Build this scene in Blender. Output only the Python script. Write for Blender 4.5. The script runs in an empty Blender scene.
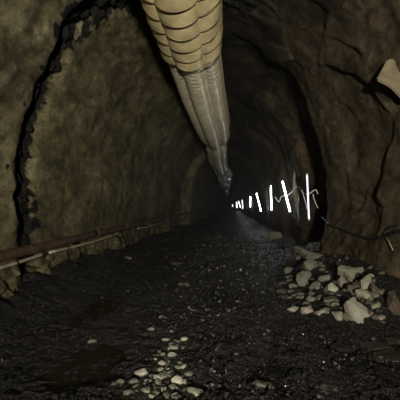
import bpy, bmesh, math, random
import numpy as np
from mathutils import Vector, Matrix, Euler
from mathutils.bvhtree import BVHTree

random.seed(7)
S = bpy.context.scene
C = S.collection
PI = math.pi
R = math.radians

# ------------------------------------------------------------------ camera
F = 360.0
cam_d = bpy.data.cameras.new('camera')
cam_d.lens = 36.0 * F / 400.0
cam_d.sensor_width = 36.0
cam_d.clip_end = 600
cam = bpy.data.objects.new('camera', cam_d)
C.objects.link(cam)
EYE = Vector((0, 0, 1.6))
cam.location = EYE
cam.rotation_euler = (R(90 + 0.64), 0, R(4.45))
S.camera = cam
CM = Euler(cam.rotation_euler).to_matrix()


def ray(px, py):
    return (CM @ Vector(((px - 200) / F, -(py - 200) / F, -1.0))).normalized()


def at(px, py, y):
    r = ray(px, py)
    return EYE + r * (y / r.y)


# ------------------------------------------------------------------ noise
def _h(ix, iy, iz, seed):
    h = (ix.astype(np.int64) * 374761393 + iy.astype(np.int64) * 668265263
         + iz.astype(np.int64) * 2147483647 + seed * 1274126177) & 0xFFFFFFFF
    h = ((h ^ (h >> 13)) * 1274126177) & 0xFFFFFFFF
    h = ((h ^ (h >> 16)) * 2246822519) & 0xFFFFFFFF
    return ((h ^ (h >> 15)) & 0xFFFFFF) / float(0xFFFFFF)


def vnoise(x, y, z, seed=0):
    x0, y0, z0 = np.floor(x), np.floor(y), np.floor(z)
    fx, fy, fz = x - x0, y - y0, z - z0
    fx = fx * fx * (3 - 2 * fx); fy = fy * fy * (3 - 2 * fy); fz = fz * fz * (3 - 2 * fz)
    out = 0
    for a in (0, 1):
        for b in (0, 1):
            for c in (0, 1):
                w = (fx if a else 1 - fx) * (fy if b else 1 - fy) * (fz if c else 1 - fz)
                out = out + w * _h(x0 + a, y0 + b, z0 + c, seed)
    return out * 2 - 1


def fbm(x, y, z, scale, octs=3, seed=0):
    v, amp, tot = 0, 1.0, 0.0
    s = 1.0 / scale
    for k in range(octs):
        v = v + amp * vnoise(x * s + 13.7 * k, y * s + 5.1 * k, z * s, seed + k)
        tot += amp
        amp *= 0.5
        s *= 2.03
    return v / tot


def blocks(x, y, z, scale, seed=0, tilt=0.6):
    """broken rock: every cell of a jittered grid is a tilted facet"""
    x, y, z = x / scale, y / scale, z / scale
    x0, y0, z0 = np.floor(x), np.floor(y), np.floor(z)
    best = np.full(x.shape, 1e9)
    val = np.zeros(x.shape)
    for a in (-1, 0, 1):
        for b in (-1, 0, 1):
            for c in (-1, 0, 1):
                i, j, k = x0 + a, y0 + b, z0 + c
                px = i + _h(i, j, k, seed + 1)
                py = j + _h(i, j, k, seed + 2)
                pz = k + _h(i, j, k, seed + 3)
                dx, dy, dz = x - px, y - py, z - pz
                d = dx * dx + dy * dy + dz * dz
                v = (_h(i, j, k, seed + 4) * 2 - 1
                     + tilt * ((_h(i, j, k, seed + 5) * 2 - 1) * dx + (_h(i, j, k, seed + 6) * 2 - 1) * dy
                               + (_h(i, j, k, seed + 7) * 2 - 1) * dz) * 2)
                m = d < best
                best = np.where(m, d, best)
                val = np.where(m, v, val)
    return val


def sstep(a, b, x):
    t = np.clip((x - a) / (b - a), 0, 1)
    return t * t * (3 - 2 * t)


def bump1(x, c, w):
    return np.exp(-((x - c) / w) ** 2)


# ------------------------------------------------------------------ materials
def new_mat(name):
    m = bpy.data.materials.new(name)
    m.use_nodes = True
    nt = m.node_tree
    b = nt.nodes['Principled BSDF']
    return m, nt, b


def node(nt, t, **kw):
    n = nt.nodes.new(t)
    for k, v in kw.items():
        if k in n.inputs:
            n.inputs[k].default_value = v
        else:
            setattr(n, k, v)
    return n


def ramp(nt, fac, stops):
    r = nt.nodes.new('ShaderNodeValToRGB')
    el = r.color_ramp.elements
    while len(el) > 1:
        el.remove(el[0])
    el[0].position = stops[0][0]; el[0].color = (*stops[0][1], 1)
    for p, c in stops[1:]:
        e = el.new(p); e.color = (*c, 1)
    nt.links.new(fac, r.inputs[0])
    return r.outputs[0]


def mixc(nt, fac, a, b, mode='MIX'):
    m = nt.nodes.new('ShaderNodeMix'); m.data_type = 'RGBA'; m.blend_type = mode
    for sock, v in ((m.inputs[0], fac), (m.inputs[6], a), (m.inputs[7], b)):
        if hasattr(v, 'links'):
            nt.links.new(v, sock)
        elif isinstance(v, (int, float)):
            sock.default_value = v
        else:
            sock.default_value = (*v, 1)
    return m.outputs[2]


def noise_tex(nt, vec, scale, detail=6, rough=0.6, dist=0.0):
    n = node(nt, 'ShaderNodeTexNoise', Scale=scale, Detail=detail, Roughness=rough, Distortion=dist)
    nt.links.new(vec, n.inputs['Vector'])
    return n.outputs['Fac']


def bump_node(nt, h, strength, dist, prev=None):
    b = node(nt, 'ShaderNodeBump', Strength=strength, Distance=dist)
    nt.links.new(h, b.inputs['Height'])
    if prev:
        nt.links.new(prev, b.inputs['Normal'])
    return b.outputs[0]


def mapping(nt, scale=(1, 1, 1)):
    tc = nt.nodes.new('ShaderNodeTexCoord')
    mp = nt.nodes.new('ShaderNodeMapping')
    mp.inputs['Scale'].default_value = scale
    nt.links.new(tc.outputs['Object'], mp.inputs['Vector'])
    return mp.outputs[0]


def wall_material(name, stops, patch, streak, crown_stops=None, rough=(0.6, 0.85)):
    """rock with mottled patches, vertical seepage streaks and a seam of black rock (attribute 'seam')"""
    m, nt, b = new_mat(name)
    v = mapping(nt, (1, 0.5, 1))
    n1 = noise_tex(nt, v, 1.25, 9, 0.68, 0.5)
    c = ramp(nt, n1, stops)
    n2 = noise_tex(nt, v, 3.3, 8, 0.7, 0.8)
    f2 = ramp(nt, n2, [(0.50, (0, 0, 0)), (0.68, (1, 1, 1))])
    c = mixc(nt, f2, c, patch)
    vs = mapping(nt, (1, 0.8, 0.35))
    n3 = noise_tex(nt, vs, 2.2, 7, 0.65, 0.3)
    f3 = ramp(nt, n3, [(0.50, (0, 0, 0)), (0.66, (1, 1, 1))])
    c = mixc(nt, f3, c, streak)
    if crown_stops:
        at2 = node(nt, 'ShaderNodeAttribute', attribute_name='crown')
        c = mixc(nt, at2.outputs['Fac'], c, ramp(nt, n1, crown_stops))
    vg = mapping(nt, (1, 0.6, 1))
    n4 = noise_tex(nt, vg, 7.0, 9, 0.78, 0.6)
    c = mixc(nt, 0.9, c, ramp(nt, n4, [(0.34, (0.30, 0.30, 0.29)), (0.44, (0.72, 0.72, 0.70)), (0.54, (1.05, 1.04, 1.0)), (0.64, (1.6, 1.55, 1.42))]), 'MULTIPLY')
    at_ = node(nt, 'ShaderNodeAttribute', attribute_name='seam')
    sm = nt.nodes.new('ShaderNodeMath'); sm.operation = 'MULTIPLY_ADD'
    nt.links.new(n4, sm.inputs[0]); sm.inputs[1].default_value = 2.4; sm.inputs[2].default_value = -1.2
    sa_ = nt.nodes.new('ShaderNodeMath'); sa_.operation = 'ADD'
    nt.links.new(sm.outputs[0], sa_.inputs[0]); nt.links.new(at_.outputs['Fac'], sa_.inputs[1])
    sf = ramp(nt, sa_.outputs[0], [(0.30, (0, 0, 0)), (0.70, (1, 1, 1))])
    c = mixc(nt, sf, c, mixc(nt, f2, (0.0025, 0.0025, 0.002), (0.009, 0.0085, 0.007)))
    nt.links.new(c, b.inputs['Base Color'])
    rr = ramp(nt, n2, [(0.3, (rough[0],) * 3), (0.7, (rough[1],) * 3)])
    nt.links.new(rr, b.inputs['Roughness'])
    b.inputs['Specular IOR Level'].default_value = 0.22
    bn = bump_node(nt, n2, 0.7, 0.08)
    bn = bump_node(nt, n4, 0.7, 0.05, bn)
    n5 = noise_tex(nt, v, 26.0, 6, 0.7)
    bn = bump_node(nt, n5, 0.5, 0.015, bn)
    nt.links.new(bn, b.inputs['Normal'])
    return m


M = {}
M['left'] = wall_material('grey olive shotcrete',
                          [(0.32, (0.026, 0.022, 0.012)), (0.44, (0.066, 0.056, 0.030)), (0.55, (0.108, 0.094, 0.052)), (0.70, (0.17, 0.155, 0.094))],
                          (0.135, 0.112, 0.054), (0.036, 0.031, 0.017))
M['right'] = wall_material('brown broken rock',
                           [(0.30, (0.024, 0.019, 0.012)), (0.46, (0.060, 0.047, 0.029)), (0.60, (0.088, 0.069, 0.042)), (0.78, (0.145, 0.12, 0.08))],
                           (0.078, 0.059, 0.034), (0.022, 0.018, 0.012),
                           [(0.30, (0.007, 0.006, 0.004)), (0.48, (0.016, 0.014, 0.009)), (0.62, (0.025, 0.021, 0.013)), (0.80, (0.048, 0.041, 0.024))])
M['crown'] = wall_material('dark crown rock',  # much darker tone than the side walls
                           [(0.30, (0.008, 0.007, 0.005)), (0.48, (0.018, 0.016, 0.010)), (0.62, (0.028, 0.024, 0.014)), (0.80, (0.055, 0.047, 0.027))],
                           (0.032, 0.027, 0.014), (0.014, 0.013, 0.009))


def floor_material():
    m, nt, b = new_mat('wet black gravel')
    v = mapping(nt)
    n1 = noise_tex(nt, v, 1.3, 8, 0.65)
    c = ramp(nt, n1, [(0.3, (0.007, 0.007, 0.006)), (0.5, (0.013, 0.012, 0.0095)), (0.7, (0.024, 0.022, 0.017))])
    vo = node(nt, 'ShaderNodeTexVoronoi', Scale=24.0)
    nt.links.new(v, vo.inputs['Vector'])
    n2 = noise_tex(nt, v, 30, 6, 0.7)
    c = mixc(nt, 0.8, c, ramp(nt, vo.outputs['Color'], [(0.2, (0.5, 0.5, 0.5)), (0.8, (1.5, 1.5, 1.45))]), 'MULTIPLY')
    nt.links.new(c, b.inputs['Base Color'])
    rr = ramp(nt, n1, [(0.35, (0.26,) * 3), (0.65, (0.48,) * 3)])
    nt.links.new(rr, b.inputs['Roughness'])
    b.inputs['Specular IOR Level'].default_value = 0.5
    bn = bump_node(nt, noise_tex(nt, v, 6.0, 6, 0.75), 1.0, 0.22)
    bn = bump_node(nt, vo.outputs['Distance'], 0.8, 0.03, bn)
    bn = bump_node(nt, n2, 0.6, 0.012, bn)
    nt.links.new(bn, b.inputs['Normal'])
    return m


M['floor'] = floor_material()


def stone_material(name, dark, light, rough=0.7, spec=0.3):
    m, nt, b = new_mat(name)
    v = mapping(nt)
    oi = nt.nodes.new('ShaderNodeObjectInfo')
    n1 = noise_tex(nt, v, 7.0, 8, 0.65, 0.3)
    c = ramp(nt, n1, [(0.32, dark), (0.52, tuple((a * 0.35 + b_ * 0.65) for a, b_ in zip(dark, light))), (0.7, light)])
    k = ramp(nt, oi.outputs['Random'], [(0, (0.7, 0.7, 0.68)), (0.5, (1, 1, 1)), (1, (1.2, 1.16, 1.1))])
    c = mixc(nt, 1.0, c, k, 'MULTIPLY')
    nt.links.new(c, b.inputs['Base Color'])
    b.inputs['Roughness'].default_value = rough
    b.inputs['Specular IOR Level'].default_value = spec
    n2 = noise_tex(nt, v, 22, 6, 0.7)
    nt.links.new(bump_node(nt, n2, 0.5, 0.012), b.inputs['Normal'])
    return m


M['pale'] = stone_material('pale limestone', (0.115, 0.11, 0.082), (0.235, 0.225, 0.17))
M['bright'] = stone_material('fresh broken limestone', (0.20, 0.19, 0.15), (0.34, 0.325, 0.26))
M['mid'] = stone_material('muddy grey stone', (0.05, 0.048, 0.036), (0.13, 0.125, 0.095))
M['dim'] = stone_material('dark muddy stone', (0.018, 0.017, 0.013), (0.055, 0.052, 0.04), 0.5, 0.4)
M['ochre'] = stone_material('ochre rock', (0.075, 0.058, 0.028), (0.15, 0.122, 0.066))
M['reddish'] = stone_material('reddish brown stone', (0.05, 0.036, 0.025), (0.11, 0.08, 0.058))
M['gravel'] = stone_material('wet dark chippings', (0.007, 0.007, 0.0055), (0.020, 0.019, 0.0145), 0.38, 0.35)
M['wet'] = stone_material('streaming wet chippings', (0.010, 0.010, 0.009), (0.028, 0.028, 0.026), 0.13, 0.9)


def plain(name, col, rough=0.5, metal=0.0, spec=0.5, var=0.0, scale=8, bump=0.0):
    m, nt, b = new_mat(name)
    b.inputs['Roughness'].default_value = rough
    b.inputs['Metallic'].default_value = metal
    b.inputs['Specular IOR Level'].default_value = spec
    v = mapping(nt)
    n = noise_tex(nt, v, scale, 6, 0.65)
    lo = tuple(c * (1 - var) for c in col); hi = tuple(min(1, c * (1 + var)) for c in col)
    nt.links.new(ramp(nt, n, [(0.35, lo), (0.65, hi)]), b.inputs['Base Color'])
    if bump:
        nt.links.new(bump_node(nt, n, 0.6, bump), b.inputs['Normal'])
    return m


M['duct_near'] = plain('yellowed duct sheeting', (0.45, 0.375, 0.20), 0.27, 0, 0.7, 0.22, 4, 0.006)
M['duct_mid'] = plain('grey beige duct sheeting', (0.46, 0.41, 0.29), 0.24, 0, 0.9, 0.2, 4, 0.006)
M['duct_dark'] = plain('dark crumpled duct sheeting', (0.46, 0.45, 0.42), 0.2, 0, 0.6, 0.3, 6, 0.02)
M['duct_ring'] = plain('duct wire rings', (0.10, 0.08, 0.04), 0.5, 0.3)
M['wire'] = plain('galvanised wire', (0.25, 0.25, 0.25), 0.4, 0.9)
M['rust'] = plain('rusty brown pipe', (0.056, 0.030, 0.017), 0.6, 0.0, 0.4, 0.5, 7, 0.006)
M['grey_pipe'] = plain('dusty pale pipe', (0.26, 0.225, 0.155), 0.6, 0, 0.3, 0.3, 7)
M['black'] = plain('black rubber', (0.012, 0.012, 0.012), 0.45, 0, 0.5, 0.2)
M['cable'] = plain('pale cable sheath', (0.50, 0.50, 0.50), 0.5, 0, 0.5, 0.1)
M['cap'] = plain('aluminium end cap', (0.5, 0.5, 0.52), 0.35, 0.6)
M['stick'] = plain('dry broken stick', (0.30, 0.22, 0.11), 0.8, 0, 0.2, 0.3, 20)


def water_material():
    m, nt, b = new_mat('muddy water')
    b.inputs['Base Color'].default_value = (0.010, 0.0095, 0.006, 1)
    b.inputs['Roughness'].default_value = 0.06
    b.inputs['IOR'].default_value = 1.33
    v = mapping(nt)
    nt.links.new(bump_node(nt, noise_tex(nt, v, 9.0, 4, 0.6), 0.35, 0.02), b.inputs['Normal'])
    return m


M['water'] = water_material()


def glow(name, col, strength):
    m, nt, b = new_mat(name)
    b.inputs['Base Color'].default_value = (0.8, 0.8, 0.8, 1)
    b.inputs['Emission Color'].default_value = (*col, 1)
    b.inputs['Emission Strength'].default_value = strength
    return m


M['tube_violet'] = glow('violet white tube', (0.76, 0.70, 1.0), 1.2)
M['tube_white'] = glow('white tube', (0.95, 1.0, 0.96), 26)
M['tube_far'] = glow('distant white tube', (0.93, 0.97, 1.0), 4.5)
M['tube_cool'] = glow('cool white tube', (0.90, 0.95, 1.0), 22)


# ------------------------------------------------------------------ object helpers
def tag(o, label=None, cat=None, group=None, kind=None):
    if label: o['label'] = label
    if cat: o['category'] = cat
    if group: o['group'] = group
    if kind: o['kind'] = kind
    return o


def mesh_obj(name, verts, faces, mat, parent=None, smooth=True):
    me = bpy.data.meshes.new(name)
    me.from_pydata([tuple(v) for v in verts], [], faces)
    me.update()
    if smooth:
        me.polygons.foreach_set('use_smooth', [True] * len(me.polygons))
    me.materials.append(mat)
    o = bpy.data.objects.new(name, me)
    C.objects.link(o)
    if parent:
        o.parent = parent
    return o


def bm_obj(name, bm, mat, parent=None, smooth=True):
    me = bpy.data.meshes.new(name)
    bm.to_mesh(me); bm.free()
    if smooth:
        me.polygons.foreach_set('use_smooth', [True] * len(me.polygons))
    me.materials.append(mat)
    o = bpy.data.objects.new(name, me)
    C.objects.link(o)
    if parent:
        o.parent = parent
    return o


def empty(name, loc):
    o = bpy.data.objects.new(name, None)
    o.location = loc
    o.empty_display_size = 0.1
    C.objects.link(o)
    return o


def catmull(pts, n=8):
    pts = [Vector(p) for p in pts]
    P = [pts[0] * 2 - pts[1]] + pts + [pts[-1] * 2 - pts[-2]]
    out = []
    for i in range(1, len(P) - 2):
        a, b, c, d = P[i - 1:i + 3]
        for k in range(n):
            t = k / n
            out.append(0.5 * ((2 * b) + (c - a) * t + (2 * a - 5 * b + 4 * c - d) * t * t + (3 * b - a - 3 * c + d) * t ** 3))
    out.append(pts[-1])
    return out


def sweep_geo(pts, rad, seg=8, cap=True):
    """tube along points; rad is a number or a list"""
    pts = [Vector(p) for p in pts]
    n = len(pts)
    rs = rad if isinstance(rad, (list, tuple)) else [rad] * n
    V, Fc = [], []
    t0 = (pts[1] - pts[0]).normalized()
    u = t0.cross(Vector((0, 0, 1)))
    if u.length < 1e-3:
        u = t0.cross(Vector((1, 0, 0)))
    u.normalize()
    for i in range(n):
        t = (pts[min(i + 1, n - 1)] - pts[max(i - 1, 0)]).normalized()
        u = (u - t * u.dot(t)).normalized()
        w = t.cross(u)
        for k in range(seg):
            a = 2 * PI * k / seg
            V.append(pts[i] + (u * math.cos(a) + w * math.sin(a)) * rs[i])
    for i in range(n - 1):
        for k in range(seg):
            k2 = (k + 1) % seg
            Fc.append((i * seg + k, i * seg + k2, (i + 1) * seg + k2, (i + 1) * seg + k))
    if cap:
        Fc.append(tuple(range(seg - 1, -1, -1)))
        Fc.append(tuple((n - 1) * seg + k for k in range(seg)))
    return V, Fc


def sweep(name, pts, rad, mat, parent=None, seg=8, origin=None):
    V, Fc = sweep_geo(pts, rad, seg)
    o0 = Vector(origin) if origin is not None else Vector((0, 0, 0))
    return mesh_obj(name, [v - o0 for v in V], Fc, mat, parent)


# ------------------------------------------------------------------ the tunnel
ROWS = [-9.0]
while ROWS[-1] < 235:
    y = ROWS[-1]
    ROWS.append(y + (0.35 if y < 3.5 else max(0.028, min(3.0, y * y / 1900.0))))
ROWS = np.array(ROWS)
CX, ZS = -0.45, 1.6             # arch centre, spring line


def half_left(y):
    v = np.full(y.shape, 2.98)
    v = v - 0.10 * sstep(6.0, 5.4, y)                      # the nearer lining stands proud
    v = v - 0.72 * sstep(25.6, 26.4, y)
    v = v + 0.15 * bump1(y, 18, 1.2)
    return v


def half_right(y):
    v = np.full(y.shape, 3.02)
    v = v + 0.10 * sstep(6.8, 5.0, y)
    v = v - 0.22 * bump1(y, 8.2, 0.9)                      # buttress in front of the recess
    v = v + 0.40 * sstep(8.8, 9.7, y) * sstep(12.5, 11.0, y) + 0.1 * sstep(12, 14, y)
    v = v - 0.10 * bump1(y, 13.2, 1.2)
    v = v + 0.25 * sstep(15.0, 15.4, y) * sstep(18.5, 17.5, y)
    v = v - 0.10 * sstep(25.6, 26.4, y)
    return v


def crown(y):
    return 4.0 - 0.42 * sstep(25.6, 26.4, y) + 0.25 * bump1(y, 11, 2.0)


NW, NA = 110, 430
tw = np.linspace(0, 1, NW, endpoint=False)
ta = np.linspace(0, PI, NA)
Y, _ = np.meshgrid(ROWS, np.zeros(NW + NA + NW), indexing='ij')
hl, hr, cr = half_left(Y), half_right(Y), crown(Y)
# columns: left wall from below the floor to spring, arch, right wall down again
zw = -0.35 + tw * (ZS + 0.35)
ang = np.concatenate([np.full(NW, PI), PI - ta, np.zeros(NW)])
zlow = np.concatenate([zw, np.full(NA, ZS), zw[::-1]])
ex = 0.92
ca, sa = np.cos(ang), np.sin(ang)
px_ = np.sign(ca) * np.abs(ca) ** ex
X = CX + np.where(ca < 0, hl, hr) * px_[None, :]
Z = zlow[None, :] + cr * (np.abs(sa) ** ex)[None, :]
foot = np.clip((1.2 - Z) / 1.5, 0, 1)
X = X + np.where(ca < 0, -1, 1)[None, :] * 0.0
# inward direction
nx = -(ca)[None, :] * np.ones_like(Y); nz = -(sa)[None, :] * np.ones_like(Y)
leftness = sstep(0.35, -0.15, np.broadcast_to(ca[None, :], Y.shape))     # 1 left, 0 right
rightness = 1 - leftness
soft = 0.24 * fbm(X, Y * 0.5, Z * 0.8, 1.9, 2, 3) + 0.055 * fbm(X, Y * 0.5, Z, 0.6, 2, 11) + 0.014 * fbm(X, Y * 0.6, Z, 0.2, 2, 17)
wx = X + 0.12 * fbm(X, Y, Z, 0.6, 2, 51); wy = Y + 0.12 * fbm(X, Y, Z, 0.6, 2, 52); wz = Z + 0.12 * fbm(X, Y, Z, 0.6, 2, 53)
hard = (0.16 * fbm(X, Y, Z, 2.4, 2, 5) + 0.05 * blocks(wx, wy * 0.5, wz * 0.6, 1.0, 20) + 0.018 * blocks(wx, wy * 0.6, wz * 0.7, 0.42, 40)
        + 0.06 * fbm(X, Y * 0.6, Z, 0.6, 3, 61) + 0.012 * fbm(X, Y, Z, 0.15, 2, 71))
disp = soft * leftness + hard * rightness
nearl = sstep(6.3, 5.6, Y) * leftness
disp = disp + (0.012 * leftness + 0.03 * nearl) * blocks(wx, wy, wz, 0.6, 80) + 0.018 * nearl * blocks(wx, wy, wz, 0.2, 90)


def smooth(d, k):
    for _ in range(k):
        e = np.pad(d, 1, mode='edge')
        d = (e[:-2, 1:-1] + 2 * e[1:-1, 1:-1] + e[2:, 1:-1]) / 4
        e = np.pad(d, 1, mode='edge')
        d = (e[1:-1, :-2] + 2 * e[1:-1, 1:-1] + e[1:-1, 2:]) / 4
    return d


disp = smooth(disp, 4)
# black seam: a cleft running up the left wall and over the crown
arch_s = np.broadcast_to((PI - ang)[None, :], Y.shape)
centre = 5.92 + 0.16 * fbm(X * 0 + 1, Z * 0 + arch_s * 2.0, Z, 0.7, 3, 33) + 0.55 * sstep(0.75, 1.5, arch_s)
width = 0.27 + 0.09 * fbm(X, Y, Z, 0.5, 2, 36) + 0.40 * sstep(0.7, 1.4, arch_s)
edge = np.abs(Y - centre) + 0.11 * fbm(X, Y, Z, 0.22, 3, 38)
far_side = (Y > centre)
cleft = sstep(width + np.where(far_side, 0.22, 0.06), width - np.where(far_side, 0.20, 0.08), edge) * sstep(2.0, 1.55, arch_s) * sstep(0.2, 0.7, Z)
disp = disp - cleft * (0.15 - 0.03 * sstep(0.8, 1.3, arch_s) - 0.10 * blocks(wx, wy, wz, 0.17, 95) - 0.05 * fbm(X, Y, Z, 0.12, 2, 96))
lip = bump1(Y, centre - width - 0.12, 0.18) * sstep(1.9, 1.5, arch_s)
disp = disp + 0.035 * lip * (1 + 1.5 * fbm(X, Y, Z, 0.35, 2, 97))
blot = fbm(X, Y, Z, 0.2, 4, 41)
wide = width + 0.08 + 0.16 * bump1(Z, 1.75, 0.5) + 0.22 * sstep(0.6, 1.2, arch_s)
seam = np.maximum(sstep(0.3, 0.8, cleft), sstep(0.10, -0.10, edge - wide + 0.6 * (blot + 0.2)))
seam = seam * sstep(2.1, 1.7, arch_s) * sstep(0.2, 0.7, Z) * (Y < 9)
# keep the left wall flat behind the pipes, rough below them
band = bump1(Z, 0.82, 0.28) * (ca < -0.5)[None, :]
disp = disp * (1 - 0.75 * band) - 0.06 * band
low = sstep(0.75, 0.4, Z) * (ca < -0.5)[None, :]
disp = disp + low * (0.02 + 0.07 * blocks(wx, wy, wz, 0.45, 99) + 0.05 * fbm(X, Y, Z, 0.3, 2, 98))
foot_r = sstep(1.5, 0.35, Z) * (ca > 0.5)[None, :] * sstep(4.6, 5.6, Y) * sstep(9.0, 8.5, Y)
disp = disp + foot_r * (0.34 + 0.10 * fbm(X, Y, Z, 0.5, 3, 100))
X2 = X + nx * disp
Z2 = Z + nz * disp
Yd = Y + 0.05 * fbm(X, Y, Z, 0.4, 2, 44) * (Y > 4)
NCOL = NW + NA + NW
crownness = sstep(0.80, 0.62, arch_s / PI + 0.16 * fbm(X, Y * 0.6, Z, 0.7, 4, 45))  # darker colour from mid crown, fading out down the right haunch
GRID = np.stack([X2, Yd, Z2], -1)
du = np.gradient(GRID, axis=0); dv = np.gradient(GRID, axis=1)
NRM = np.cross(dv, du)
NRM /= np.linalg.norm(NRM, axis=-1, keepdims=True) + 1e-9
inw = np.stack([nx, np.zeros_like(nx), nz], -1)
if (NRM * inw).sum() < 0:
    NRM = -NRM
    FLIP = True
else:
    FLIP = False


def strip(name, c0, c1, mat, label):
    g = GRID[:, c0:c1 + 1]
    nr, nc = g.shape[:2]
    idx = np.arange(nr * nc).reshape(nr, nc)
    q = np.stack([idx[:-1, :-1], idx[:-1, 1:], idx[1:, 1:], idx[1:, :-1]], -1).reshape(-1, 4)
    if FLIP:
        q = q[:, ::-1]
    me = bpy.data.meshes.new(name)
    me.vertices.add(nr * nc)
    me.vertices.foreach_set('co', g.reshape(-1).astype(np.float32))
    me.loops.add(q.size)
    me.loops.foreach_set('vertex_index', np.ascontiguousarray(q).reshape(-1).astype(np.int32))
    me.polygons.add(len(q))
    me.polygons.foreach_set('loop_start', np.arange(0, q.size, 4, dtype=np.int32))
    me.polygons.foreach_set('use_smooth', np.ones(len(q), dtype=bool))
    me.update(calc_edges=True)
    a = me.attributes.new('seam', 'FLOAT', 'POINT')
    a.data.foreach_set('value', seam[:, c0:c1 + 1].reshape(-1).astype(np.float32))
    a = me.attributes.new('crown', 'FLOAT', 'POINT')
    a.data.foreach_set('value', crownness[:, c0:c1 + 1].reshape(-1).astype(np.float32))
    me.normals_split_custom_set_from_vertices(NRM[:, c0:c1 + 1].reshape(-1, 3).tolist())
    me.materials.append(mat)
    o = bpy.data.objects.new(name, me)
    C.objects.link(o)
    return tag(o, label, 'wall' if 'wall' in name else 'ceiling', kind='structure')


cL = NW + int(NA * 0.50)
cR = NW + int(NA * 0.80)
wall_left = strip('wall_left', 0, cL, M['left'], 'olive grey sprayed rock wall curving up on the left')
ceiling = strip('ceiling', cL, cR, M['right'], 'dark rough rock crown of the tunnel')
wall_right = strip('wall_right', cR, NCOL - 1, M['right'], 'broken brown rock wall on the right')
end = mesh_obj('wall_back', [(-6, 230, -1), (6, 230, -1), (6, 230, 8), (-6, 230, 8)], [(0, 1, 2, 3)], M['crown'])
tag(end, 'dark rock face at the far end of the tunnel', 'wall', kind='structure')


def strip_bvh(o):
    me = o.data
    return BVHTree.FromPolygons([v.co.copy() for v in me.vertices], [tuple(p.vertices) for p in me.polygons])


BV_R = strip_bvh(wall_right)


def on_right(px, py, off=0.05):
    r = ray(px, py)
    h = BV_R.ray_cast(EYE, r)
    if h[0] is None:
        return at(px, py, 10)
    return h[0] - r * off


# ------------------------------------------------------------------ floor
PUDDLES = [(-1.45, 3.6, 0.30, 0.50), (0.42, 3.45, 0.26, 0.40), (0.62, 4.3, 0.16, 0.35), (-1.95, 5.6, 0.22, 0.6)]
WATER_Z = -0.036


def floor_h(x, y, fine=True):
    x = np.asarray(x, float); y = np.asarray(y, float)
    o = np.zeros_like(x)
    h = 0.05 * fbm(x, y, o, 1.3, 2, 101) + 0.02 * fbm(x, y, o, 0.35, 2, 103)
    # spoil bank against the right wall
    t = sstep(0.95, 2.5, x + 0.16 * fbm(x, y, o, 0.7, 2, 105)) * sstep(4.1, 5.6, y) * sstep(12.5, 9.0, y)
    h = h + 0.62 * t
    # heaped muck along the foot of the left wall
    h = h + (0.12 + 0.16 * sstep(14, 8, y)) * sstep(-2.45, -3.4, x) * (1 + 0.6 * fbm(x, y, o, 0.5, 2, 107))
    h = h - 0.05 * bump1(x, -2.2, 0.45)
    pud = o
    for cx, cy, rx, ry in PUDDLES:
        d = np.sqrt(((x - cx) / rx) ** 2 + ((y - cy) / ry) ** 2) + 0.75 * fbm(x, y, o, 0.4, 3, 111)
        pud = np.maximum(pud, sstep(1.45, 0.6, d))
    h = h * (1 - 0.8 * pud) - 0.052 * pud
    if fine:
        near = sstep(60, 20, y)
        h = h + (0.05 * np.abs(blocks(x, y, o, 0.28, 160, 0.6))) * sstep(1.2, 2.0, x) * sstep(6, 9, y)
        g = 0.016 * np.abs(blocks(x, y, o, 0.075, 120, 0.4)) + 0.012 * blocks(x, y, o, 0.16, 130, 0.5) + 0.006 * fbm(x, y, o, 0.03, 2, 140)
        h = h + g * (0.3 + 0.7 * near)
    return h


fr = [-9.0]
while fr[-1] < 232:
    y = fr[-1]
    fr.append(y + (0.3 if y < 2.3 else max(0.018, min(4.0, y * y / 1100.0))))
fr = np.array(fr)
fc = np.linspace(-4.4, 4.2, 420)
FY, FX = np.meshgrid(fr, fc, indexing='ij')
FZ = floor_h(FX, FY)
nr, nc = FX.shape
idx = np.arange(nr * nc).reshape(nr, nc)
q = np.stack([idx[:-1, :-1], idx[:-1, 1:], idx[1:, 1:], idx[1:, :-1]], -1).reshape(-1, 4)
floor = mesh_obj('floor', np.stack([FX, FY, FZ], -1).reshape(-1, 3).tolist(), q.tolist(), M['floor'])
tag(floor, 'wet black gravel floor of the tunnel', 'floor', kind='structure')


gy = np.concatenate([np.arange(1.5, 16, 0.06), np.arange(16, 70, 0.5)])
gx = np.linspace(-4.4, 4.2, 150)
GY, GX = np.meshgrid(gy, gx, indexing='ij')
GZ = floor_h(GX, GY, False)
gi = np.arange(GX.size).reshape(GX.shape)
gq = np.stack([gi[:-1, :-1], gi[:-1, 1:], gi[1:, 1:], gi[1:, :-1]], -1).reshape(-1, 4)
BV_G = BVHTree.FromPolygons(np.stack([GX, GY, GZ], -1).reshape(-1, 3).tolist(), gq.tolist())


def ground(x, y):
    h = BV_G.ray_cast(Vector((x, y, 4)), Vector((0, 0, -1)))
    return h[0].z if h[0] is not None else 0.0


def hit_ground(px, py):
    r = ray(px, py)
    h = BV_G.ray_cast(EYE, r)
    return h[0] if h[0] is not None else at(px, py, 20)


plab = ['black puddle at the lower left in front of the pale stones', 'dark puddle in the middle foreground beside the lone round stone',
        'small glinting puddle between the middle foreground and the rubble', 'long dark pool on the left below the pipes']
for (cx, cy, rx, ry), lab in zip(PUDDLES, plab):
    V = [(0, 0, 0)]; n = 56
    for k in range(n):
        a = 2 * PI * k / n
        rr = 1.5 + 0.1 * math.sin(3 * a + cx * 5) + 0.07 * math.sin(5 * a + cy)
        V.append((rx * rr * math.cos(a), ry * rr * math.sin(a), 0))
    o = mesh_obj('puddle', V, [(0, 1 + k, 1 + (k + 1) % n) for k in range(n)], M['water'])
    o.location = (cx, cy, WATER_Z)
    tag(o, lab, 'puddle')


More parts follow.
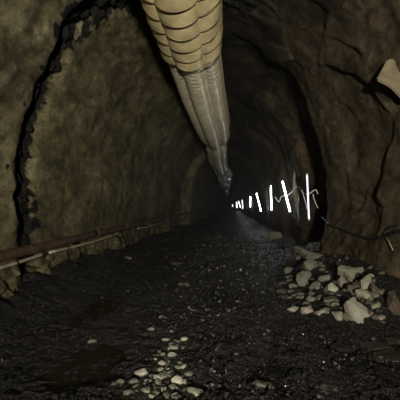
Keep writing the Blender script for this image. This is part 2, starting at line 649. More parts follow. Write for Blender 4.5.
# ------------------------------------------------------------------ stones
def stone_mesh(seed, npts=16, flat=0.0, bev=0.08, rnd=0.25):
    rg = random.Random(seed)
    bm = bmesh.new()
    for i in range(npts):
        v = Vector((rg.gauss(0, 1), rg.gauss(0, 1), rg.gauss(0, 1))).normalized()
        v *= 1 - rg.random() * rnd
        if flat:
            v.z = max(-flat, min(flat, v.z)) / max(flat, 0.2)
        bm.verts.new(v)
    r = bmesh.ops.convex_hull(bm, input=bm.verts)
    bmesh.ops.delete(bm, geom=[g for g in r['geom_interior'] if isinstance(g, bmesh.types.BMVert)], context='VERTS')
    bmesh.ops.dissolve_limit(bm, angle_limit=R(14), verts=bm.verts, edges=bm.edges)
    if bev:
        bmesh.ops.bevel(bm, geom=list(bm.edges), offset=bev, segments=2, affect='EDGES', profile=0.6, clamp_overlap=True)
    bmesh.ops.triangulate(bm, faces=bm.faces)
    if bev:
        bmesh.ops.subdivide_edges(bm, edges=[e for e in bm.edges if e.calc_length() > 0.35], cuts=2, use_grid_fill=True)
        for v in bm.verts:
            v.co *= 1 + 0.05 * rg.uniform(-1, 1)
    lo = Vector([min(v.co[i] for v in bm.verts) for i in range(3)])
    hi = Vector([max(v.co[i] for v in bm.verts) for i in range(3)])
    for v in bm.verts:
        for i in range(3):
            v.co[i] = (v.co[i] - (lo[i] + hi[i]) / 2) / (hi[i] - lo[i])
    bmesh.ops.recalc_face_normals(bm, faces=bm.faces)
    me = bpy.data.meshes.new('rock')
    bm.to_mesh(me); bm.free()
    return me


_seed = [100]


def put_rock(px, py, w, h, mat, label, name='rock', cat='rock', group=None, kind='ang', tilt=(0, 0), lift=0.0, spin=None):
    """a stone that sits on the ground where the photograph shows it, w by h pixels large"""
    _seed[0] += 1
    s = _seed[0]
    g = hit_ground(px, py + h * 0.42)
    k = (g - EYE).length / F
    wx, wz = w * k, h * k
    wy = max(wz, wx * 0.65) if kind != 'slab' else wx * 0.7
    if kind == 'ang':
        me = stone_mesh(s, 13, 0, 0.05)
    elif kind == 'slab':
        me = stone_mesh(s, 18, 0.22, 0.03)
    else:
        me = stone_mesh(s, 26, 0, 0.12, 0.12)
    me.name = name
    me.materials.append(mat)
    if kind == 'round':
        me.polygons.foreach_set('use_smooth', [True] * len(me.polygons))
    # slope of the bank leans the stone, so its seen height is made by thickness plus lean
    th = wz * (0.85 if kind != 'slab' else 0.55)
    S_ = Matrix.Diagonal((wx, wy, th))
    me.transform(S_.to_4x4())
    o = bpy.data.objects.new(name, me)
    C.objects.link(o)
    c = EYE + (at(px, py, 1) - EYE).normalized() * ((g - EYE).length + wy * 0.18)
    o.location = c + Vector((0, 0, lift))
    rz = (random.random() - 0.5) * 0.5 if spin is None else spin
    o.rotation_euler = (R(tilt[0]), R(tilt[1]), rz)
    return tag(o, label, cat, group)


PILE = [
    # px, py, w, h, mat, kind, tilt, label
    (310, 255, 31, 10, 'mid', 'slab', (18, 14), 'long muddy slab lying across the top of the rubble'),
    (311, 265, 15, 12, 'mid', 'ang', (10, 0), 'squat grey block just below the long muddy slab'),
    (302, 277, 14, 17, 'mid', 'ang', (0, 10), 'upright rough grey block at the left side of the rubble'),
    (289, 270, 10, 8, 'mid', 'ang', (0, 0), 'small dull stone at the upper left edge of the rubble'),
    (350, 270, 29, 9, 'pale', 'slab', (24, 4), 'broad flat pale slab topping the rubble by the rock wall'),
    (353, 279, 14, 15, 'pale', 'ang', (10, -8), 'pale wedge propping up the broad flat slab'),
    (332, 289, 14, 13, 'bright', 'ang', (0, 12), 'pale pointed block in the middle of the rubble'),
    (343, 282, 9, 13, 'pale', 'ang', (5, 20), 'narrow upright stone right of the pale pointed block'),
    (301, 294, 21, 5, 'pale', 'slab', (6, -3), 'thin flat slab low on the left of the rubble'),
    (293, 309, 13, 7, 'pale', 'ang', (0, 0), 'pale stone at the lower left foot of the rubble'),
    (308, 310, 15, 9, 'pale', 'ang', (0, 8), 'wide pale stone at the front foot of the rubble'),
    (338, 315, 14, 14, 'pale', 'ang', (25, 12), 'pale square-faced block left of the largest slab'),
    (360, 311, 36, 23, 'bright', 'slab', (42, 30), 'largest and brightest slab leaning at the front right of the rubble'),
    (366, 281, 12, 17, 'pale', 'ang', (0, -14), 'tall pale stone standing against the foot of the rock wall'),
    (366, 297, 13, 15, 'mid', 'ang', (0, 24), 'greyish stone tucked behind the largest slab'),
    (377, 305, 13, 10, 'pale', 'ang', (0, 0), 'rounded pale stone at the right end of the rubble'),
    (330, 300, 12, 8, 'mid', 'ang', (0, 0), 'grey stone under the pale pointed block'),
    (320, 298, 9, 7, 'mid', 'ang', (0, 0), 'small grey stone left of the centre of the rubble'),
    (311, 299, 10, 7, 'mid', 'ang', (0, 0), 'small grey stone right of the thin flat slab'),
    (347, 317, 9, 10, 'mid', 'ang', (0, 20), 'small dull stone wedged under the left side of the largest slab'),
    (320, 312, 10, 8, 'pale', 'ang', (0, 0), 'small pale stone between the front foot and the square-faced block'),
    (353, 289, 11, 10, 'reddish', 'ang', (0, 0), 'reddish brown stone above the largest slab'),
    (324, 278, 12, 8, 'mid', 'ang', (0, -25), 'tilted grey stone left of the narrow upright stone'),
    (376, 290, 10, 13, 'reddish', 'ang', (0, 0), 'brown stone at the right end against the wall'),
    (327, 311, 9, 7, 'mid', 'ang', (0, 0), 'dull stone touching the square-faced block'),
    (293, 286, 9, 6, 'mid', 'ang', (0, 0), 'dull stone above the left end of the thin flat slab'),
    (284, 297, 9, 6, 'dim', 'ang', (0, 0), 'dark stone at the far left foot of the rubble'),
    (316, 285, 10, 9, 'mid', 'ang', (0, 0), 'grey block between the upright rough block and the pale pointed block'),
    (304, 263, 8, 6, 'dim', 'ang', (0, 0), 'dark chunk under the left end of the long muddy slab'),
    (275, 236, 14, 10, 'mid', 'ang', (0, 0), 'grey boulder by the wall below the tilted tube light'),
    (281, 247, 9, 6, 'dim', 'ang', (0, 0), 'dark stone in front of the grey boulder below the lights'),
    (377, 348, 34, 8, 'dim', 'slab', (4, 0), 'dark flat ledge stone at the right in front of the rubble'),
    (388, 357, 32, 7, 'dim', 'slab', (2, 0), 'lower dark flat ledge stone at the right edge'),
    (395, 340, 18, 7, 'dim', 'slab', (2, 0), 'dark flat stone at the right edge behind the ledge stones'),
    (392, 303, 13, 24, 'reddish', 'ang', (0, -12), 'brown wedge of rock leaning at the right edge'),
]


def poly_slab(pts, mat, label, nrm=(0.0, -0.75, 0.66), thick=0.12, poke=0.04, name='rock', group='rubble along the right wall'):
    """a broken slab: its seen face is a tilted polygon with real thickness, resting on the bank"""
    cx = sum(p[0] for p in pts) / len(pts); cy = sum(p[1] for p in pts) / len(pts)
    y1 = max(p[1] for p in pts)
    g = hit_ground(cx, y1 - 0.5)
    n = Vector(nrm).normalized()
    rb = ray(cx, y1)
    base = EYE + rb * ((g - EYE).length)
    bm = bmesh.new()
    vs, poly = [], []
    for (u, v) in pts:
        r = ray(u, v)
        t = (base - EYE).dot(n) / r.dot(n)
        poly.append(EYE + r * t)
    c = sum(poly, Vector()) / len(poly)
    rg_ = random.Random(int(cx * 7 + cy * 13))
    front = [bm.verts.new(q - c) for q in poly]
    back = [bm.verts.new((q - c) * rg_.uniform(0.86, 1.02) - n * thick * rg_.uniform(0.75, 1.2)) for q in poly]
    m = len(pts)
    mid = bm.verts.new(n * poke + (poly[0] - c) * 0.25)
    for i in range(m):
        j = (i + 1) % m
        bm.faces.new((front[i], front[j], mid))
        bm.faces.new((front[j], front[i], back[i], back[j]))
    bm.faces.new(list(reversed(back)))
    bmesh.ops.recalc_face_normals(bm, faces=bm.faces)
    edges = [e for e in bm.edges if e.verts[0] in front and e.verts[1] in front]
    bmesh.ops.bevel(bm, geom=edges, offset=0.012, segments=2, affect='EDGES', clamp_overlap=True)
    o = bm_obj(name, bm, mat, smooth=False)
    o.location = c
    return tag(o, label, 'rock', group)


SLABS = [
    ([(293.6, 245.7), (298, 245.7), (307.6, 251), (317, 252.7), (324, 254.5), (337, 259), (336.5, 262), (328, 260.6), (321, 260), (312, 259.7), (305, 259), (306, 254.5)],
     'mid', 'long muddy slab lying across the top of the rubble', (-0.15, -0.6, 0.8), 0.14),
    ([(304, 262), (307.6, 259), (317, 260.6), (318, 266), (312, 272), (306, 267.6)], 'mid', 'squat grey block just below the long muddy slab', (0.1, -0.9, 0.4), 0.3),
    ([(297, 274), (302, 270.6), (310, 271), (311, 275.5), (307.6, 280), (310, 284), (305, 287), (298, 285), (296, 279)], 'mid',
     'upright rough grey block at the left side of the rubble', (-0.2, -0.85, 0.45), 0.25),
    ([(337.6, 267), (341, 264.4), (352, 267), (363, 266.4), (364.4, 270), (361, 273), (355.6, 273), (358, 278), (353, 283), (350, 282), (348, 276), (344, 271), (338, 270)],
     'pale', 'broad flat pale slab with a downward tongue topping the rubble by the rock wall', (0.0, -0.7, 0.7), 0.16),
    ([(329, 284), (332, 282), (339, 288), (338.4, 291), (332, 294), (327.6, 293)], 'bright', 'pale pointed block in the middle of the rubble', (0.2, -0.8, 0.5), 0.16),
    ([(339, 279), (342, 275), (348, 282), (345, 288), (341.6, 287)], 'pale', 'narrow upright stone right of the pale pointed block', (0.1, -0.9, 0.4), 0.12),
    ([(291, 294.7), (299, 292), (314, 293), (312, 295.7), (296, 296.7)], 'mid', 'thin flat slab low on the left of the rubble', (0, -0.5, 0.86), 0.08),
    ([(286, 309), (294, 305), (299, 307), (296, 312), (289.5, 312.6)], 'pale', 'pale stone at the lower left foot of the rubble', (0, -0.6, 0.8), 0.12),
    ([(301, 307), (310.6, 305), (315.5, 312.6), (309, 315), (303, 311)], 'pale', 'wide pale stone at the front foot of the rubble', (0.1, -0.6, 0.8), 0.12),
    ([(331, 311), (342, 311), (343.6, 316), (341.6, 322.4), (338, 321), (334, 316)], 'pale', 'pale square-faced block left of the largest slab', (-0.2, -0.8, 0.55), 0.14),
    ([(346.6, 301), (351, 298), (360, 302.4), (368, 308), (375, 313.6), (372, 316.4), (367, 319), (364, 325), (359, 323), (353, 318), (350, 310)],
     'bright', 'largest and brightest slab leaning at the front right of the rubble', (0.25, -0.72, 0.65), 0.11),
    ([(361, 280), (367, 275), (371.6, 278), (371, 285), (368, 291), (362, 289)], 'pale', 'tall pale stone standing against the foot of the rock wall', (0.0, -0.9, 0.4), 0.16),
    ([(368, 290), (372.4, 296), (373, 301), (369, 302.4), (363, 295), (357, 294), (355.6, 289.5), (361, 288)], 'pale', 'crooked pale stone tucked behind the largest slab', (0.0, -0.75, 0.6), 0.14),
    ([(371.6, 304), (378, 301), (382, 303.6), (380, 309), (375, 310.4), (372, 308)], 'pale', 'rounded pale stone at the right end of the rubble', (0, -0.75, 0.6), 0.16),
]
for (pp, mt, lab, nn, th) in SLABS:
    poly_slab(pp, M[mt], lab, nn, th)
have = {x[2] for x in SLABS}
PILE = [x for x in PILE if x[7] not in have and x[7] not in (
    'pale wedge propping up the broad flat slab', 'greyish stone tucked behind the largest slab', 'narrow upright stone right of the pale pointed block',
    'broad flat pale slab topping the rubble by the rock wall')]
for (px, py, w, h, mt, kd, tl, lab) in PILE:
    put_rock(px, py, w, h, M[mt], lab, kind=kd, tilt=tl, group='rubble along the right wall')

LOOSE = [
    (263, 385, 20, 11, 'mid', 'round', 'lone round stone in the dark middle foreground'),
    (195, 392, 16, 10, 'pale', 'round', 'round pale stone right of the strip of stones at the bottom'),
    (325, 391, 24, 6, 'mid', 'slab', 'flat grey stone at the bottom right of the foreground'),
    (141, 373, 13, 9, 'bright', 'round', 'oval pale stone on the left of the strip of stones'),
    (177, 380, 12, 11, 'bright', 'round', 'largest round pale stone on the right of the strip'),
    (163.5, 363, 11, 6, 'pale', 'round', 'flattish pale stone midway up the strip'),
    (171, 355, 11, 8, 'pale', 'ang', 'angular pale stone in the upper half of the strip'),
    (173, 348, 10, 6, 'pale', 'ang', 'dull pale stone near the top of the strip'),
    (166, 339.5, 9, 4, 'pale', 'round', 'topmost left pale stone of the strip'),
    (184, 339, 8, 5, 'pale', 'round', 'topmost right pale stone of the strip'),
    (152, 329, 9, 5, 'mid', 'ang', 'dull tan stone beyond the top of the strip'),
    (157.5, 378, 11, 7, 'bright', 'round', 'pale stone in the middle of the lower strip'),
    (134, 381.5, 10, 7, 'mid', 'round', 'dull stone below the oval pale stone'),
    (120, 382, 8, 6, 'mid', 'round', 'grey stone at the lower left end of the strip'),
    (147, 391, 13, 7, 'pale', 'round', 'broad pale stone at the bottom of the strip'),
    (163, 390, 9, 6, 'pale', 'round', 'pale stone right of the broad one at the bottom'),
    (173, 387, 10, 6, 'mid', 'round', 'dull stone under the largest round pale stone'),
    (161, 369.5, 8, 5, 'pale', 'round', 'small pale stone under the flattish one'),
    (148, 381.5, 8, 5, 'pale', 'round', 'small pale stone between oval stone and lower middle stone'),
    (176, 263, 15, 5, 'dim', 'slab', 'flat dull stone in the roadway left of centre'),
    (184, 284, 12, 4, 'mid', 'slab', 'flat pale stone on the roadway below centre'),
    (93, 341, 9, 5, 'mid', 'ang', 'small stone glinting by the left edge of the gravel'),
    (128, 258, 8, 4, 'mid', 'ang', 'small pale stone by the foot of the left wall'),
]
for (px, py, w, h, mt, kd, lab) in LOOSE:
    put_rock(px, py, w, h, M[mt], lab, name='stone', cat='stone', kind=kd, group='pale stones on the floor')

# smaller stones that nothing tells apart
rg = random.Random(5)


def cluster(n, fn, mats, sizes, label, group, kind='ang'):
    for i in range(n):
        px, py = fn()
        s = rg.uniform(*sizes) * (0.6 + 0.4 * (py - 240) / 160)
        put_rock(px, py, s * rg.uniform(0.9, 1.5), s * rg.uniform(0.55, 0.85), M[rg.choice(mats)], label,
                 name='stone', cat='stone', group=group, kind=kind, spin=rg.uniform(-3, 3))


def in_strip():
    py = 340 + 59 * rg.random() ** 0.7
    t = (py - 340) / 60
    return rg.gauss(176 - 24 * t, 5 + 15 * t), py


def in_pile():
    while True:
        px, py = rg.uniform(280, 385), rg.uniform(256, 325)
        if py > 256 + max(0, (300 - px)) * 1.3 and py < 300 + (px - 280) * 0.28:
            return px, py


cluster(85, in_strip, ['pale', 'pale', 'mid', 'mid', 'dim'], (4.0, 8.5), 'one of the small stones filling the strip of pale stones in the lower centre', 'small stones of the strip', 'round')
cluster(115, in_pile, ['mid', 'mid', 'mid', 'dim', 'pale', 'reddish'], (5.0, 11), 'one of the small dull stones filling gaps of the right-hand rubble', 'small stones of the rubble')

# chippings over the roadway: nobody could count them
bmv, bmf = [], []
rg2 = random.Random(11)
protos = []
for i in range(8):
    me = stone_mesh(900 + i, 9, 0, 0)
    protos.append(([v.co.copy() for v in me.vertices], [tuple(p.vertices) for p in me.polygons]))
    bpy.data.meshes.remove(me)
N_CHIP = 9000
cand = []
while len(cand) < N_CHIP:
    y = 2.6 + 15 * rg2.random() ** 1.7
    x = rg2.gauss(-0.2, 1.3)
    if -2.9 < x < 2.3:
        cand.append((x, y))
ax = np.array([c[0] for c in cand]); ay = np.array([c[1] for c in cand])
az = floor_h(ax, ay, True)
dens = fbm(ax, ay, ax * 0, 0.8, 3, 150)
for x, y, z, dn in zip(ax, ay, az, dens):
    if z < WATER_Z + 0.004 or dn < -0.25 or (x < -1.2 and rg2.random() < 0.5):
        continue
    s = (0.012 + 0.04 * rg2.random() ** 2.5) * (1 + 0.04 * y)
    vv, ff = protos[rg2.randrange(8)]
    m = Matrix.Translation((x, y, z + s * 0.15)) @ Euler((rg2.random() * 6, rg2.random() * 6, rg2.random() * 6)).to_matrix().to_4x4() @ Matrix.Diagonal((s * 1.3, s, s * 0.7, 1))
    b0 = len(bmv)
    bmv.extend(m @ v for v in vv)
    bmf.extend(tuple(b0 + i for i in f) for f in ff)
wv, wf = [], []
for i in range(900):
    y = rg2.uniform(3.2, 5.0); x = 0.27 * y - 0.55 + rg2.gauss(0, 0.24)
    s = 0.010 + 0.022 * rg2.random() ** 2
    z = ground(x, y) + 0.012
    vv, ff = protos[rg2.randrange(8)]
    m = Matrix.Translation((x, y, z)) @ Euler((rg2.uniform(-.5, .5), rg2.uniform(-.5, .5), rg2.random() * 6)).to_matrix().to_4x4() @ Matrix.Diagonal((s * 1.4, s, s * 0.6, 1))
    b0 = len(wv)
    wv.extend(m @ v for v in vv)
    wf.extend(tuple(b0 + i for i in f) for f in ff)
wet = mesh_obj('wet_gravel', wv, wf, M['wet'], smooth=False)
tag(wet, 'glinting wet chippings around the small puddles right of the middle foreground', 'gravel', kind='stuff')
chips = mesh_obj('gravel', bmv, bmf, M['gravel'], smooth=False)
tag(chips, 'loose wet dark chippings strewn over the tunnel floor', 'gravel', kind='stuff')


# ------------------------------------------------------------------ ventilation duct
duct = empty('ventilation_duct', (-0.57, 4.0, 4.1))
tag(duct, 'long lobed yellowish ventilation duct hanging under the tunnel crown', 'duct')
DO = Vector(duct.location)


def ease(y, pts):
    ys = [p[0] for p in pts]; vs = [p[1] for p in pts]
    return float(np.interp(y, ys, vs))


CXY = [(0, -0.66), (4.4, -0.66), (7, -0.70), (10, -0.68), (14, -0.54), (18, -0.56), (22, -0.62), (28, -0.50), (34, -0.30), (40, -0.28), (50, -0.35), (120, -0.3)]
CZY = [(0, 4.72), (7, 4.72), (10, 4.70), (14, 4.55), (17, 4.55), (22, 4.45), (28, 4.30), (34, 4.15), (50, 4.1), (120, 4.0)]


def duct_section(y0, y1, dy, rfun, mat, label, wob=0.0, lobe=0.14, seg=144, open_lip=True):
    ys = np.arange(y0, y1 + 1e-6, dy)
    V, Fc = [], []
    for y in ys:
        cx = ease(y, CXY) + wob * 0.25 * math.sin(y * 1.9) ; cz = ease(y, CZY) + wob * 0.2 * math.sin(y * 1.3 + 1)
        for k in range(seg):
            a = 2 * PI * k / seg          # from the bottom
            lb = abs(math.cos(3 * a + 0.10)) ** 0.6
            r = rfun(y, a, lb) * (1 - lobe + lobe * lb)
            V.append(Vector((cx + r * math.sin(a), y, cz - r * math.cos(a))) - DO)
    n = len(ys)
    for i in range(n - 1):
        for k in range(seg):
            k2 = (k + 1) % seg
            Fc.append((i * seg + k, (i + 1) * seg + k, (i + 1) * seg + k2, i * seg + k2))
    o = mesh_obj('duct_section', V, Fc, mat, duct)
    o['label'] = label
    return o


def r_near(y, a, lb):
    p = 0.42
    # folds slant a little and sag in the middle of every lobe
    yy = y + 0.03 * lb + 0.07 * math.sin(a - 0.2) + 0.02 * math.sin(a * 5 + math.floor(y * 2.4) * 2.1)
    u = ((yy - 0.9) / p) % 1.0
    # a fold swells away from the eye and tucks back under the next
    f = (u / 0.86) ** 0.8 if u < 0.86 else max(0.0, 1 - ((u - 0.86) / 0.14) ** 1.5)
    f *= 0.6 + 0.4 * lb
    e = 1 - 0.10 * max(0, (y - 6.75) / 0.3) ** 2
    return (0.590 + 0.040 * f + 0.008 * math.sin(a * 7 + y * 5)) * e


def r_mid(y, a, lb):
    p = 0.21
    u = ((y - 0.05 * lb) / p) % 1.0
    f = (u / 0.7) if u < 0.7 else 1 - (u - 0.7) / 0.3
    base = ease(y, [(6.5, 0.54), (7.5, 0.57), (10, 0.63), (13, 0.67), (14.5, 0.66), (15.6, 0.59), (16.6, 0.42)])
    amp = ease(y, [(6.5, 0.014), (9, 0.015), (12, 0.009), (16, 0.004)])
    return base + amp * f


def r_far(y, a, lb):
    base = ease(y, [(16.4, 0.41), (17.5, 0.55), (22, 0.60), (27, 0.56), (28, 0.50)])
    return base + 0.01 * math.sin(y * 9)


def r_dark(y, a, lb):
    base = ease(y, [(27.5, 0.48), (32, 0.54), (38, 0.58), (44, 0.50), (60, 0.48), (120, 0.42)])
    return base * (1 + 0.16 * math.sin(y * 1.6 + 2 * a) + 0.10 * math.sin(y * 3.7 - a * 3))


duct_section(1.2, 7.05, 0.0125, r_near, M['duct_near'], 'nearest length of duct in deep overlapping yellowish folds', lobe=0.095, seg=180)
duct_section(6.7, 16.6, 0.025, r_mid, M['duct_mid'], 'smoother grey beige length of duct with fine ribs', lobe=0.27, seg=160)
duct_section(16.45, 28, 0.05, r_far, M['duct_mid'], 'narrower length of duct beyond the pinch', lobe=0.26, seg=120)
duct_section(27.6, 120, 0.22, r_dark, M['duct_dark'], 'dark crumpled far length of duct', wob=0.5, lobe=0.2, seg=48)
BV_C = strip_bvh(ceiling)
BV_L = strip_bvh(wall_left)
for y in (2.0, 4.0, 6.0, 8.5, 11, 14, 18, 23):
    x0 = ease(y, CXY)
    top = Vector((x0, y, ease(y, CZY) + 0.48))
    hits = [h for h in (BV_C.ray_cast(top, Vector((0, 0, 1)))[0], BV_L.ray_cast(top, Vector((0, 0, 1)))[0]) if h is not None]
    z1 = min([h.z for h in hits]) if hits else 5.6
    sweep('hanger', [top - DO, Vector((x0, y, z1 + 0.06)) - DO], 0.006, M['wire'], duct, 6)

# ------------------------------------------------------------------ pipes on the left wall
PX = -3.16


def pipe_z(px, py):
    r = ray(px, py)
    return (EYE + r * (PX / r.x)).z


ZR = (pipe_z(1, 256.5) + pipe_z(100, 232)) / 2
ZP = (pipe_z(1, 265.5) + pipe_z(100, 238.2)) / 2


def y_at(px, py=240):
    r = ray(px, py)
    return (EYE + r * (PX / r.x)).y


pipe = empty('pipe', (PX, 0, ZR))
tag(pipe, 'thick rusty brown pipe running along the left wall above the pale one', 'pipe')
yj = [-4.0, 3.0, y_at(97), y_at(126), y_at(151), y_at(172), 26.2]
for i in range(len(yj) - 1):
    pts = [Vector((0.012 * math.sin(t * 3 + i), yj[i] + (yj[i + 1] - yj[i]) * t, -0.02 * math.sin(PI * t) + 0.006 * i)) for t in np.linspace(0, 1, 14)]
    sweep('pipe_length', pts, 0.078, M['rust'], pipe, 18)
    sweep('coupling', [Vector((0, yj[i + 1] - 0.07, 0.006 * i)), Vector((0, yj[i + 1] + 0.07, 0.006 * i))], 0.094, M['rust'], pipe, 18)
for yb in (4.4, 7.2, 10.4, 14.5, 19, 24):
    V, Fc = [], []
    bm = bmesh.new()
    for (ax_, bx_, za, zb) in ((-0.40, 0.02, -0.125, -0.085), (-0.03, 0.02, -0.22, -0.085)):
        r_ = bmesh.ops.create_cube(bm, size=1)
        bmesh.ops.scale(bm, vec=((bx_ - ax_), 0.04, zb - za), verts=r_['verts'])
        bmesh.ops.translate(bm, vec=((ax_ + bx_) / 2, yb, (za + zb) / 2), verts=r_['verts'])
    bm_obj('bracket', bm, M['rust'], pipe, smooth=False)


def pale_pipe(y0, y1, label, droop, n_clip):
    o = empty('pipe', (PX + 0.03, y0, ZP))
    tag(o, label, 'pipe', 'pale pipes below the rusty pipe')
    pts = [Vector((0.01 * math.sin(t * 4), (y1 - y0) * t, droop * t - 0.03 * math.sin(PI * t))) for t in np.linspace(0, 1, 20)]
    sweep('pipe_length', pts, 0.026, M['grey_pipe'], o, 12)
    for i in range(n_clip):
        t = (i + 0.5) / n_clip
        yy = (y1 - y0) * t
        zc = droop * t - 0.03 * math.sin(PI * t)
        sweep('collar', [Vector((0, yy - 0.03, zc)), Vector((0, yy + 0.03, zc))], 0.034, M['rust'], o, 12)
    return o


pale_pipe(2.5, y_at(44), 'short nearest pale thin pipe at the left edge under the rusty pipe', 0.0, 2)
pale_pipe(y_at(48), y_at(119), 'long pale thin pipe under the middle of the rusty pipe', 0.02, 3)
pale_pipe(y_at(137), y_at(157), 'short farther pale thin pipe under the rusty pipe', -0.02, 1)

# ------------------------------------------------------------------ tube lights along the right wall
TUBES = [
    # top px, bottom px, radius, material, label, with parts
    ((307, 175), (309, 219), 0.022, 'tube_violet', 'nearest slim violet-white tube light, upright in front of the dark recess', 1),
    ((282.5, 181.5), (290, 211.5), 0.028, 'tube_white', 'brightest thick tube light leaning left beside the pale rock streak', 1),
    ((270.8, 186), (271.6, 210), 0.024, 'tube_cool', 'upright tube light left of the brightest leaning one', 1),
    ((256.5, 193.5), (261, 211), 0.032, 'tube_cool', 'leaning tube light, fourth from the nearest', 1),
    ((250.4, 196.5), (250.2, 207), 0.042, 'tube_cool', 'short upright tube light, fifth from the nearest', 0),
    ((242.2, 200), (242.8, 208.5), 0.04, 'tube_far', 'faint tube light at the right end of the far bright cluster', 0),
    ((238.4, 201), (240.6, 207.6), 0.065, 'tube_far', 'leaning tube light in the middle of the far bright cluster', 0),
    ((236.6, 202), (236.8, 207.8), 0.09, 'tube_far', 'bright tube light at the left end of the far bright cluster', 0),
    ((232.6, 204.6), (232.6, 206.6), 0.15, 'tube_far', 'farthest light, a short bar left of the far bright cluster', 0),
]
tube_pts = []
for (tp, bt, rad, mt, lab, parts) in TUBES:
    mx, my = (tp[0] + bt[0]) / 2, (tp[1] + bt[1]) / 2
    want = 360 * 1.2 / (bt[1] - tp[1])
    hits = [on_right(tp[0] + (bt[0] - tp[0]) * t, tp[1] + (bt[1] - tp[1]) * t, 0) for t in (0, 0.25, 0.5, 0.75, 1)]
    ymax = min(h.y for h in hits) * 0.985 - rad - 0.08
    yd = min(want, ymax, 170)
    a, b = at(*tp, yd), at(*bt, yd)
    print('TUBE', lab[:20], 'want %.1f max %.1f len %.2f x %.2f' % (want, ymax, (a - b).length, a.x))
    tube_pts.append((a, b))
    mid = (a + b) / 2
    if parts:
        o = empty('tube_light', b)
        tag(o, lab, 'lamp', 'tube lights on the right wall')
        d = (a - b).normalized()
        sweep('tube', [Vector((0, 0, 0)), (a - b)], rad, M[mt], o, 14)
        for p, s in ((Vector((0, 0, 0)), -1), (a - b, 1)):
            sweep('end_cap', [p, p + d * 0.05 * s], rad * 1.08, M['cap'], o, 14)
    else:
        V, Fc = sweep_geo([a - mid, b - mid], rad, 10)
        o = mesh_obj('tube_light', V, Fc, M[mt])
        o.location = mid
        tag(o, lab, 'lamp', 'tube lights on the right wall')

# supply cables looping from tube to tube
CABLES = [
    ([(288, 195), (292, 192), (295, 187.5), (299, 187), (302, 192), (306, 194), (309, 194), (313, 191), (316, 190), (318, 194)], 0.013, 'pale cable looping from the leaning tube to the nearest tube'),
    ([(313, 194), (314, 199), (316, 204), (318, 208)], 0.011, 'pale cable end dangling right of the nearest tube'),
    ([(302, 190), (304, 197), (306, 204), (307, 209)], 0.009, 'thin cable drooping left of the nearest tube'),
    ([(275, 197), (279, 202), (281, 197), (284, 196)], 0.016, 'pale cable between the third tube and the leaning tube'),
]
for k, (pp, rad, lab) in enumerate(CABLES):
    yb = tube_pts[0][0].y if k in (1, 2) else (tube_pts[1][0].y + tube_pts[2][0].y) / 2 - 1
    pts = []
    for i, (x, y) in enumerate(pp):
        if k == 0:
            t = i / (len(pp) - 1)
            yd = tube_pts[1][0].y + (tube_pts[0][0].y - tube_pts[1][0].y) * min(1, t * 1.6) + 0.05
        else:
            yd = yb + 0.05
        h = on_right(x, y, 0.03)
        pts.append(at(x, y, min(yd, h.y - 0.02)))
    pts = catmull(pts, 6)
    o = sweep('cable', pts, rad, M['cable'], None, 8, origin=pts[0])
    o.location = pts[0]
    tag(o, lab, 'cable')

# black hose sagging along the right wall
pp = [(322, 217), (328, 223), (338, 228), (350, 233), (362, 237), (372, 239), (384, 237), (394, 233), (404, 230), (420, 226)]
pts = [on_right(x, y, 0.06) for x, y in pp]
pts = catmull(pts, 6)
o = sweep('hose', pts, 0.022, M['black'], None, 10, origin=pts[0])
o.location = pts[0]
tag(o, 'black hose sagging along the right rock wall above the rubble', 'hose')
pp = [(383, 236), (387, 229), (393, 226), (400, 226)]
pts = catmull([on_right(x, y, 0.05) for x, y in pp], 6)
o = sweep('cable', pts, 0.009, M['black'], None, 8, origin=pts[0])
o.location = pts[0]
tag(o, 'thin black cable arching above the hose at the right edge', 'cable')
for pp, lab in (([(384, 234), (389, 242), (393, 250)], 'thin pale stick leaning on the right wall at the hose'),):
    pts = [on_right(x, y, 0.07) for x, y in pp]
    o = sweep('stick', pts, [0.012, 0.011, 0.008], M['stick'], None, 8, origin=pts[0])
    o.location = pts[0]
    tag(o, lab, 'stick')

# pale blocks standing out of the right wall
def wall_block(px, py, w, h, mat, label, outline, thick=0.45):
    c = on_right(px, py, 0.15)
    k = (c - EYE).length / F
    d = ray(px, py)
    right = Vector((d.y, -d.x, 0)).normalized(); up = right.cross(d)
    # the block's face turns partly toward the tunnel axis
    fr_ = (right * 1.0 + d * 0.2)
    bm = bmesh.new()
    f = []
    for (u, v) in outline:
        f.append(bm.verts.new(fr_ * ((u - 0.5) * w * k) + up * ((0.5 - v) * h * k)))
    face = bm.faces.new(f)
    ex_ = bmesh.ops.extrude_face_region(bm, geom=[face])
    vs = [g for g in ex_['geom'] if isinstance(g, bmesh.types.BMVert)]
    bmesh.ops.translate(bm, vec=d * thick, verts=vs)
    for v in vs:
        v.co += fr_ * (0.02 * random.uniform(-1, 1)) + up * 0.03 * random.uniform(-1, 1)
    bmesh.ops.recalc_face_normals(bm, faces=bm.faces)
    bmesh.ops.bevel(bm, geom=list(bm.edges), offset=0.02, segments=2, affect='EDGES')
    o = bm_obj('rock', bm, mat, smooth=False)
    o.location = c
    tag(o, label, 'rock')


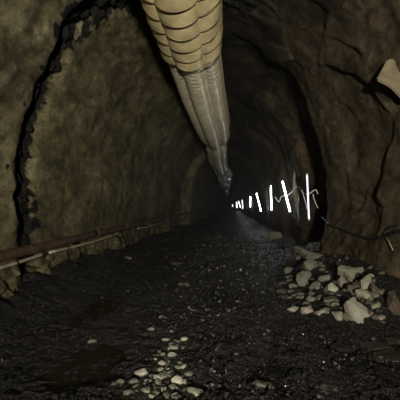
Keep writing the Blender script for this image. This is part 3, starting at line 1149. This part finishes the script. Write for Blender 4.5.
wall_block(396, 81, 30, 38, M['ochre'], 'pale ochre angular block standing out high on the right wall',
           [(0.30, 0.0), (0.75, 0.12), (1.0, 0.3), (1.0, 0.95), (0.72, 1.0), (0.35, 0.62), (0.0, 0.42)])
wall_block(296, 185, 6, 34, M['pale'], 'narrow pale rock streak on the wall beside the leaning tube light',
           [(0.3, 0.0), (0.9, 0.15), (1.0, 0.6), (0.7, 1.0), (0.2, 0.8), (0.0, 0.4)], 0.6)

# ------------------------------------------------------------------ light
def spot(name, loc, aim, size, watts, blend, rad, col):
    l = bpy.data.lights.new(name, 'SPOT')
    l.energy = watts; l.spot_size = R(size); l.spot_blend = blend; l.shadow_soft_size = rad; l.color = col
    o = bpy.data.objects.new(name, l)
    o.location = loc
    o.rotation_euler = (Vector(aim) - Vector(loc)).to_track_quat('-Z', 'Y').to_euler()
    C.objects.link(o)
    return o


spot('work_lamp', (0.65, -4.0, 1.9), (-1.4, 12, 4.4), 72, 6500, 1.0, 0.22, (1.0, 0.93, 0.80))

spot('deep_fill_spot', (0.45, -3.8, 1.7), (-1.1, 24, 3.6), 26, 5200, 1.0, 0.15, (1.0, 0.94, 0.84))  # added fill light that lifts the duct and left wall deeper in

# thin mist hanging in the deeper tunnel
hz = bpy.data.materials.new('mist')
hz.use_nodes = True
nt = hz.node_tree
nt.nodes.clear()
out = nt.nodes.new('ShaderNodeOutputMaterial')
vs_ = node(nt, 'ShaderNodeVolumeScatter', Color=(0.86, 0.92, 1.0, 1), Density=0.0030, Anisotropy=0.35)
nt.links.new(vs_.outputs[0], out.inputs['Volume'])
bm = bmesh.new()
bmesh.ops.create_cube(bm, size=1)
bmesh.ops.scale(bm, vec=(5.3, 160, 4.6), verts=bm.verts)
bmesh.ops.translate(bm, vec=(-0.42, 89.5, 2.5), verts=bm.verts)
mist = bm_obj('mist', bm, hz, smooth=False)
tag(mist, 'thin pale mist around the tube lights deep in the tunnel', 'mist', kind='stuff')

w = bpy.data.worlds.new('world')
S.world = w
w.use_nodes = True
w.node_tree.nodes['Background'].inputs[0].default_value = (0.5, 0.55, 0.6, 1)
w.node_tree.nodes['Background'].inputs[1].default_value = 0.0

S.view_settings.view_transform = 'Standard'
S.view_settings.look = 'None'
S.view_settings.gamma = 1
S.view_settings.exposure = 0
S.view_settings.use_curve_mapping = False
S.cycles.max_bounces = 6
